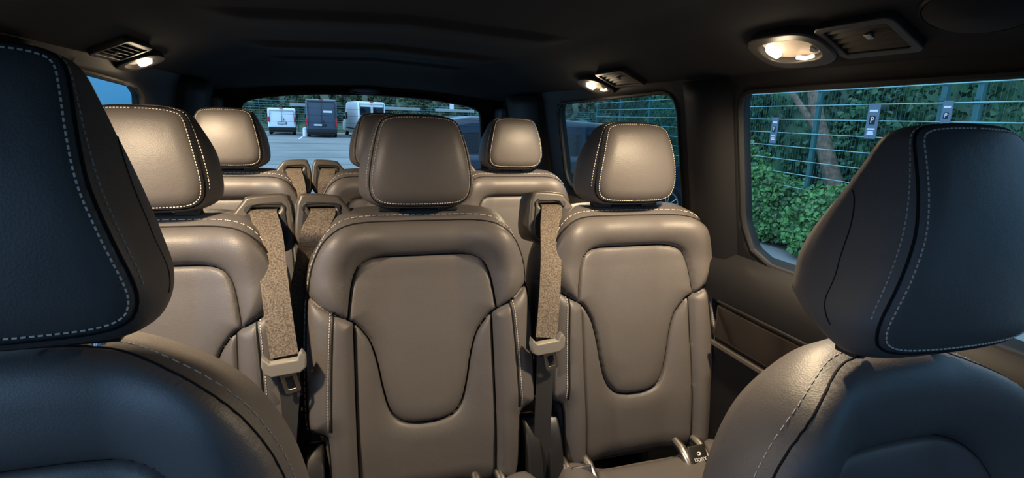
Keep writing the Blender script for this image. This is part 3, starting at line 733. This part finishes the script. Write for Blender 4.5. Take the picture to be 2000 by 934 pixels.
MB().lathe([(.062, -.004), (.061, .006), (.054, .010), (.0, .014)], 40, M @ Matrix.Diagonal((.7, 1, 1, 1))).build('cover_dome', HEADLINER, o)
MB().lathe([(.067, -.004), (.068, .003), (.063, .006), (.061, -.004)], 40, M @ Matrix.Diagonal((.7, 1, 1, 1))).build('cover_rim', TRIM, o)
tl = thing('tailgate_lamp', 'slim oval fitting in the dark trim above the back window', 'lamp', (AX - .02, 2.925, H + .105))
el = [(.075 * math.cos(t), .013 * math.sin(t)) for t in np.linspace(0, 2 * math.pi, 32, False)]
curve_mesh('lamp_housing', [el], .006, .003, XZ((0, 0, 0)), PLASTIC, tl); curve_mesh('lamp_cover', [[(a * .8, b * .6) for a, b in el]], .002, .001, XZ((0, -.009, 0)), GLOSS, tl)

# ------------------------------------------------------------------ outside: ground, fences, planting
g = MB(); N_ = 40
struct(mesh('ground', [(x, y, 0) for y in np.linspace(-60, 140, N_) for x in np.linspace(-110, 110, N_)], [(j * N_ + i, j * N_ + i + 1, (j + 1) * N_ + i + 1, (j + 1) * N_ + i) for j in range(N_ - 1) for i in range(N_ - 1)], ASPHALT))
mk = MB()
for c, d in (((5.35, 5.2, .004), (.12, 5.0, .006)), ((-5.8, 40.5, .004), (.12, 5, .006)), ((-2.3, 40.5, .004), (.12, 5, .006)), ((1.2, 40.5, .004), (.12, 5, .006)), ((4.6, 40.5, .004), (.12, 5, .006))): mk.box(c, d)
struct(mk.build('parking_marking', PAINTWHITE, None, False))
def fx(y): return 5.76 + .13 * y
def fence(name, label, pts, hgt, double=()):
    o = thing(name, label, 'fence', (0, 0, 0))
    for i, (x, y) in enumerate(pts):
        m = MB(); m.box((x, y, hgt / 2 + .03), (.06, .06, hgt + .06), None, .006)
        for z in np.arange(.2, hgt, .4): m.box((x - .035, y, z), (.02, .05, .03))
        m.box((x, y, hgt + .065), (.066, .066, .012)); m.build('fence_post', POSTMAT, o)
    for (x0, y0), (x1, y1) in zip(pts[:-1], pts[1:]):
        m = MB(); a = Vector((x0, y0, 0)); b = Vector((x1, y1, 0)); L_ = (b - a).length
        for z in np.arange(.16, hgt + .01, .2): m.tube([a + Vector((-.045, 0, z)), b + Vector((-.045, 0, z))], .0065, 5)
        wp = m.build('wire_panel', FENCEMAT, o); m = MB()
        for k in range(1, int(L_ / .06)):
            p = a.lerp(b, k * .06 / L_) + Vector((-.036, 0, 0)); m.tube([p + Vector((0, 0, .05)), p + Vector((0, 0, hgt))], .0020, 4)
        m.build('upright_wires', POSTMAT, wp)
    return o
ys_ = [.6, 2.3, 3.95, 4.33, 6.18, 8.02, 9.9, 11.8, 13.7, 15.6]
fence('wire_fence', 'green double wire fence on posts outside the tall right window', [(fx(y), y) for y in ys_], 2.36)
def sign(label, y, z, hgt=.36, wd=.17):
    o = thing('parking_sign', label, 'sign', (fx(y) - .07, y, H + z), (0, 0, R(-7.4)), 'parking signs on the fence')
    M = frame((0, 0, 0), (0, -1, 0), (0, 0, 1), (-1, 0, 0))
    curve_mesh('sign_board', [rrect(-wd / 2, wd / 2, -hgt / 2, hgt / 2, .012)], .004, .001, M, SIGN, o)
    pl = curve_mesh('sign_panel', [rrect(-wd * .26, wd * .26, -wd * .30, wd * .30, .008)], .001, 0, M @ Matrix.Translation((0, .015, .0055)), PLASTIC, o)
    text_mesh('sign_letter', 'P', wd * .62, M @ Matrix.Translation((0, .015, .0075)), WHITEPRINT, o)
    b = MB()
    for k, (yy, ww) in enumerate(((.31, .72), (-.22, .70), (-.30, .5), (-.36, .6))): b.box((0, yy * hgt, .0055), (wd * ww, .045 * (hgt if k else hgt * 1.3), .002), M)
    b.build('sign_lines', WHITEPRINT, o, False)
sign('small grey parking sign at the left of the fence window, before the leaning trunk', 7.0, -.06, .40, .15)
sign('wide grey parking sign on the fence, middle one of the three', 5.16, .10, .42, .17)
sign('narrow grey sign on the fence just above the right front headrest', 4.22, .16, .34, .11)

def leaves(name, pts, size, m, parent, curl=.35):
    """one folded leaf blade per point"""
    v = []; f = []
    for p in pts:
        a = Vector(rng.normal(size=3)).normalized(); up = Vector((0, 0, .5)); n_ = (Vector(rng.normal(size=3)) + Vector((-.6, -.5, .9))).normalized()
        t = (a - n_ * a.dot(n_)).normalized(); s = n_.cross(t); L_ = size * rng.uniform(.6, 1.25); W_ = L_ * rng.uniform(.32, .5); k = len(v); p = Vector(p)
        v += [p - t * L_ / 2, p - t * L_ * .1 + s * W_ + n_ * W_ * curl, p + t * L_ * .25 + s * W_ * .7 + n_ * W_ * curl * .6, p + t * L_ / 2 - n_ * L_ * .1, p + t * L_ * .25 - s * W_ * .7 + n_ * W_ * curl * .6, p - t * L_ * .1 - s * W_ + n_ * W_ * curl, p + t * L_ * .1]
        f += [(k, k + 1, k + 6), (k + 1, k + 2, k + 6), (k + 2, k + 3, k + 6), (k + 3, k + 4, k + 6), (k + 4, k + 5, k + 6), (k + 5, k, k + 6)]
    return mesh(name, v, f, m, parent, False)
def lump(c, r, m, name, parent, seed):
    bm = bmesh.new(); bmesh.ops.create_icosphere(bm, subdivisions=4, radius=1)
    for q in bm.verts:
        d = q.co.normalized(); k = 1 + .16 * math.sin(5 * d.x + seed) * math.cos(4 * d.y + seed * 2) + .10 * math.sin(11 * d.z + 7 * d.x + seed)
        q.co = Vector((c[0] + d.x * r[0] * k, c[1] + d.y * r[1] * k, c[2] + d.z * r[2] * k))
    me = bpy.data.meshes.new(name); bm.to_mesh(me); bm.free(); return link(name, me, m, parent)
def shell_pts(c, r, n, lo=.78, zmin=.05):
    out = []
    while len(out) < n:
        d = rng.normal(size=3); d /= np.linalg.norm(d); k = rng.uniform(lo, 1.12) * (1 + .13 * math.sin(6 * d[0] + c[1]) * math.cos(5 * d[1] + 4 * d[2]))
        p = np.array(c) + d * np.array(r) * k
        if p[2] > zmin: out.append(p)
    return out
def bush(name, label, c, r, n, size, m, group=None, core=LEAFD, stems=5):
    o = thing(name, label, 'bush', (c[0], c[1], 0), (0, 0, 0), group); cc = (0, 0, c[2])
    st = MB()
    for k in range(stems):
        a = rng.uniform(0, 6.28); st.tube([(0.1 * math.cos(a), .1 * math.sin(a), 0), (r[0] * .3 * math.cos(a), r[1] * .3 * math.sin(a), c[2] * .6), (r[0] * .7 * math.cos(a), r[1] * .7 * math.sin(a), c[2] + r[2] * .6)], [.02, .014, .006], 6)
    st.build('stems', BARK, o)
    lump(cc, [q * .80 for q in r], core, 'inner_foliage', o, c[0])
    leaves('foliage', shell_pts(cc, r, n), size, m, o)
    return o
# brambles in front of the fence
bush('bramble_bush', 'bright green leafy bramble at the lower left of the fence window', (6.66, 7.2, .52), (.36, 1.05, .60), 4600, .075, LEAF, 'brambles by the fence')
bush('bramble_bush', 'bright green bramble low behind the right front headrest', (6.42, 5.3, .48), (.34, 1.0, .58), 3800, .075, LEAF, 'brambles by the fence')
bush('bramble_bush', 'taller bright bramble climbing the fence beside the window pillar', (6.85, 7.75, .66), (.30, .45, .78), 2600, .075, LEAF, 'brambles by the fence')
struct(MB().box((7.1, 6.0, .01), (1.2, 14, .02), None).build('soil_strip', SOIL, None, False))
# dark hedge of single shrubs behind the fence
hp = thing('hedge_shrub', '', 'bush', (0, 0, 0), (0, 0, 0), 'dark shrubs behind the fence')
lump((0, 0, 1.9), (1.05, 1.35, 1.9), LEAFD, 'inner_foliage', hp, 1.7); leaves('foliage', shell_pts((0, 0, 1.9), (1.35, 1.65, 2.2), 7000), .12, LEAFD, hp)
hl = ['dark shrub behind the fence farthest to the right, past the right front headrest', 'dark shrub behind the fence at the narrow sign above the right front headrest', 'dark shrub behind the fence between the narrow sign and the wide middle sign', 'dark shrub behind the fence just left of the wide middle sign', 'dark shrub behind the fence at the small left sign and leaning trunk', 'dark shrub behind the fence at the left edge of the tall window', 'dark shrub behind the fence at the right edge of the rear quarter window', 'dark shrub seen in the rear quarter window just right of the headrest top', 'farthest dark shrub along the fence, seen in the middle of the rear quarter window']
for i in range(1, 10):
    y = 1.5 + i * 1.75; o = hp if i == 1 else copy_tree(hp)
    o.location = (fx(y) + 2.5 + .35 * math.sin(i * 2.3), y, -.1); o.rotation_euler = (0, 0, i * 1.9); o.scale = (.86, .86, 1.05 + .3 * math.sin(i * 1.7)); o['label'] = hl[i - 1]
tk = thing('leaning_trunk', 'pale brown leaning trunk behind the small left parking sign', 'tree', (fx(7.4) + .5, 6.6, 0))
MB().tube([(-.2, -.8, 0), (-.05, -.35, 1.0), (.1, .3, 2.0), (.35, 1.0, 3.4)], [.15, .13, .11, .07], 10).build('trunk', BARK, tk); MB().tube([(.05, .1, 1.7), (-.2, .7, 2.5), (-.1, 1.2, 3.0)], [.06, .045, .02], 8).build('branch', BARK, tk)
# far bank behind the lot
xb = np.linspace(-13, 90, 90); yb_ = np.linspace(50, 90, 30)
def bz(x, y): t = float(ss(50, 72, np.array(y))); return (t * 9.0 + .5 * math.sin(x * .31) * t + .3 * math.sin(x * .9 + y) * t) * float(ss(-13, -8, np.array(x))) - .03
struct(mesh('hill', [(x, y, bz(x, y)) for y in yb_ for x in xb], [(j * 90 + i, j * 90 + i + 1, (j + 1) * 90 + i + 1, (j + 1) * 90 + i) for j in range(29) for i in range(89)], LEAFP))
fb = thing('bank_shrub', '', 'bush', (0, 0, 0), (0, 0, 0), 'shrubs on the far bank'); lump((0, 0, 1.4), (1.35, 1.2, 1.4), LEAFP, 'inner_foliage', fb, 3.1); leaves('foliage', shell_pts((0, 0, 1.4), (1.45, 1.3, 1.6), 2000), .32, LEAFP, fb)
for i in range(22):
    x = -8.5 + i * 1.9; y = 53.0 + 2.6 * (i % 2) + .5 * math.sin(i * 1.9); o = fb if i == 0 else copy_tree(fb); o.location = (x, y + 1.5, bz(x, y) - .2); o.rotation_euler = (0, 0, i * 1.3); o.scale = (1, 1, 1.0 + .35 * math.sin(i * 2.7))
    o['label'] = 'olive green shrub on the bank beyond the parked vans'
fence('wire_fence', 'far thin wire fence along the bank behind the parked vans', [(x, 50.0) for x in range(-9, 34, 3)], 2.6)
for lab, x0, x1 in (('pale horizontal rail just right of the white van at the far bank', 3.8, 7.2), ('second pale rail at the far bank, toward the window corner', 8.6, 12.2), ('pale rail between the small white van and the dark van', -3.6, -2.3)):
    r = thing('guard_rail', lab, 'rail', ((x0 + x1) / 2, 49.6, 0), (0, 0, 0), 'rails at the far bank'); MB().box((0, 0, 2.25), (x1 - x0, .08, .26), None, .03).build('rail_beam', RAILMAT, r)
    for e in (-.4, .4): MB().box((e * (x1 - x0), .06, 1.1), (.08, .08, 2.2)).build('rail_post', POSTMAT, r)
for lab, x, y, z in (('small white sign high on the far fence near the window corner', 10.15, 49.94, H + .66), ('small white sign lower on the far fence at the window edge', 11.9, 49.94, H - .48)):
    s = thing('white_sign', lab, 'sign', (x, y, z), (0, 0, 0), 'white signs at the far fence'); curve_mesh('sign_plate', [rrect(-.19, .19, -.36, .36, .03)], .012, .004, XZ((0, 0, 0)), WHITEPRINT, s)
bo = thing('bollard', 'short white bollard on the ground between the small van and the dark van', 'bollard', (-2.1, 41.6, 0)); MB().lathe([(.16, 0), (.16, .5), (.13, .62), (.0, .66)], 16).build('bollard_post', PAINTWHITE, bo)

# ------------------------------------------------------------------ vehicles outside
def wheel(parent, c, r, ax, wdt=.22):
    """wheel with axis along ax ('x' or 'y'), outer face toward the negative axis"""
    Mw = Matrix.Translation(c) @ (Matrix.Rotation(R(90), 4, 'X') if ax == 'y' else Matrix.Rotation(R(-90), 4, 'Y'))
    t = MB(); t.lathe([(r * .66, -wdt / 2), (r * .93, -wdt / 2), (r, -wdt * .32), (r, wdt * .32), (r * .93, wdt / 2), (r * .66, wdt / 2)], 36, Mw); wh = t.build('wheel', TYRE, parent)
    q = MB(); q.tube([Mw @ Vector((r * .66 * math.cos(a), r * .66 * math.sin(a), wdt * .48)) for a in np.linspace(0, 2 * math.pi, 32, False)], r * .045, 6, True)
    for k in range(5):
        for e in (-.13, .13):
            a = 2 * math.pi * k / 5 + .3; q.tube([Mw @ Vector((r * .12 * math.cos(a + e * 2), r * .12 * math.sin(a + e * 2), wdt * .42)), Mw @ Vector((r * .66 * math.cos(a + e * 1.6), r * .66 * math.sin(a + e * 1.6), wdt * .46))], [r * .055, r * .045], 6)
    q.lathe([(r * .17, wdt * .3), (r * .17, wdt * .45), (r * .05, wdt * .48)], 16, Mw); q.build('wheel_rim', ALLOY, wh)
    MB().lathe([(r * .64, wdt * .1), (r * .64, wdt * .12), (.01, wdt * .13)], 24, Mw).build('brake_disc', RUBBER, wh)
    return wh
def van(label, loc, rz, L_, W_, Hh, paint, rearwin, kind):
    o = thing('parked_van', label, 'van', loc, (0, 0, rz), 'vans parked across the lot'); hy = W_ / 2
    prof = [(0, .42), (0.02, 1.0), (.10, Hh - .22), (.16, Hh - .05), (.3, Hh), (L_ - 1.95, Hh), (L_ - 1.65, Hh - .08), (L_ - .85, 1.22), (L_ - .12, 1.02), (L_, .85), (L_, .40), (L_ - .2, .30), (.15, .30)]
    prof = [(.1 + a * (L_ - .2) / L_, .40 + (b - .30) * (Hh - .5) / (Hh - .3)) for a, b in prof]
    curve_mesh('body', [prof], hy - .10, .10, frame((0, 0, 0), (0, 1, 0), (0, 0, 1), (1, 0, 0)), paint, o)
    bmp = MB(); bmp.box((0, -.02, .45), (W_ - .04, .22, .26), None, .05); bmp.box((0, .1, .27), (W_ - .3, .1, .14)); bmp.build('rear_bumper', PLASTIC, o)
    sl = MB(); sl.box((0, -.004 + .02, (Hh + .6) / 2), (.022, .03, Hh - .75)); 
    for s in (-1, 1): sl.box((s * (hy - .13), .03, (Hh + .6) / 2), (.014, .06, Hh - .85))
    sl.box((0, .07, Hh - .17), (W_ - .3, .06, .018)); sl.build('door_gap', RUBBER, o)
    for s in (-1, 1):
        MB().box((s * (hy - .055), .0, 1.05 if kind else 1.12), (.12, .10, .55 if kind else .36), None, .03).build('tail_light', REDLIGHT, o)
        wheel(o, (s * (hy - .14), .95, .34), .34, 'x'); wheel(o, (s * (hy - .14), L_ - .95, .34), .34, 'x')
        b = MB(); b.box((s * (hy + .14), L_ - 1.45, 1.38), (.18, .12, .30), None, .04); b.box((s * (hy + .03), L_ - 1.40, 1.3), (.1, .05, .05)); b.build('side_mirror', PLASTIC, o)
        b = MB(); b.box((s * (hy + .002), L_ - 1.75, 1.55), (.02, .75, .5), None, .008); b.build('cab_window', CARGLASS, o)
        MB().box((s * (hy + .006), L_ * .5 - .2, .62), (.02, L_ - 2.6, .09), None, .008).build('side_strip', PLASTIC, o)
        if rearwin: MB().box((s * hy * .46, .055, Hh - .68), (hy * .74, .05, .62), Matrix.Rotation(0, 4, 'X'), .02).build('rear_window', CARGLASS, o)
    MB().box((0, .0, .86), (.62, .04, .17), None, .015).build('plate_recess', PLASTIC, o)
    MB().box((0, -.022, .86) if not kind else (-.25, -.03, .86), (.52, .012, .11), None, .004).build('number_plate', WHITEPRINT, o)
    MB().box((.12, -.01, 1.12), (.05, .05, .14), None, .01).build('door_handle', PLASTIC, o)
    MB().box((0, .14, Hh - .03), (.28, .05, .05), None, .015).build('brake_light', REDLIGHT, o)
    if kind: MB().box((.42, .03, 1.78), (.60, .03, .14)).build('door_sticker', WHITEPRINT, o)
    return o
van('small white van parked leftmost across the lot', (-3.75, 43.5, 0), R(4), 4.95, 1.90, 1.93, VANWHITE, False, 0)
van('tall dark grey van with a white strip on its door, between two white vans', (-.93, 40.6, 0), R(1), 6.2, 2.05, 2.62, VANDARK, False, 1)
van('tall white van with dark rear windows, right of the dark van', (2.55, 41.6, 0), R(10), 6.0, 2.0, 2.60, VANWHITE, True, 0)

def suv():
    o = thing('parked_suv', 'dark blue car parked close behind at the right with an alloy wheel showing', 'car', (6.62, 8.35, 0), (0, 0, R(2)))
    # x runs from the nose (0, at the right) to the tail (-4.7)
    low = [(0, .55), (-.04, .82), (-.25, .98), (-1.15, 1.10), (-1.35, 1.14), (-5.05, 1.18), (-5.20, 1.05), (-5.24, .60), (-5.10, .38), (-4.62, .36), (-4.58, .50), (-4.42, .72), (-4.18, .80), (-3.90, .74), (-3.74, .52), (-3.70, .34), (-1.38, .34), (-1.34, .52), (-1.20, .72), (-.95, .80), (-.68, .72), (-.52, .52), (-.48, .36), (-.10, .36)]
    curve_mesh('car_body', [low], .80, .10, XZ((0, .92, 0)), CARBLUE, o)
    top = [(-1.15, 1.08), (-1.95, 1.60), (-2.30, 1.70), (-3.4, 1.75), (-4.6, 1.74), (-5.02, 1.66), (-5.12, 1.50), (-5.16, 1.12)]
    curve_mesh('car_roof', [top], .68, .10, XZ((0, .92, 0)), CARBLUE, o)
    for w_ in ([(-1.52, 1.16), (-2.05, 1.54), (-2.40, 1.60), (-2.60, 1.61), (-2.60, 1.17)], [(-2.70, 1.17), (-2.70, 1.61), (-3.50, 1.60), (-3.58, 1.18)], [(-3.68, 1.19), (-3.60, 1.60), (-4.60, 1.61), (-5.00, 1.56), (-5.04, 1.21)]):
        curve_mesh('car_window', [w_], .004, .004, frame((0, .137, 0), (1, 0, 0), (0, .0, 1), (0, -1, 0)), CARGLASS, o)
    MB().tube([(-1.45, .135, 1.155), (-3.0, .135, 1.165), (-4.95, .135, 1.20)], .012, 8).build('chrome_strip', CHROME, o)
    MB().tube([(-2.0, .22, 1.72), (-3.1, .22, 1.795), (-4.6, .22, 1.73)], .018, 8).build('roof_rail', CHROME, o)
    wheel(o, (-.93, .16, .37), .37, 'y'); wheel(o, (-4.17, .16, .37), .37, 'y')
    wheel(o, (-.93, 1.68, .37), .37, 'y'); wheel(o, (-4.17, 1.68, .37), .37, 'y')
    b = MB(); b.box((-.16, .15, .86), (.34, .16, .16), Matrix.Rotation(0, 4, 'Z'), .05); b.build('head_light', CLEARLIGHT, o)
    b = MB(); b.box((-5.17, .16, 1.0), (.12, .16, .22), None, .04); b.build('tail_light', REDLIGHT, o)
    b = MB(); b.box((-1.70, -.06, 1.20), (.13, .20, .15), None, .05); b.box((-1.68, .06, 1.15), (.06, .12, .05)); b.build('side_mirror', CARBLUE, o)
    for x in (-2.45, -3.45): MB().box((x, .012, .98), (.20, .03, .03), None, .01).build('door_handle', CHROME, o)
    g = MB()
    for x in (-1.42, -2.65): g.box((x, .017, .75), (.012, .012, .75))
    g.box((-2.4, .014, .42), (1.9, .03, .10), None, .01); g.build('door_gap', RUBBER, o)
    return o
suv()
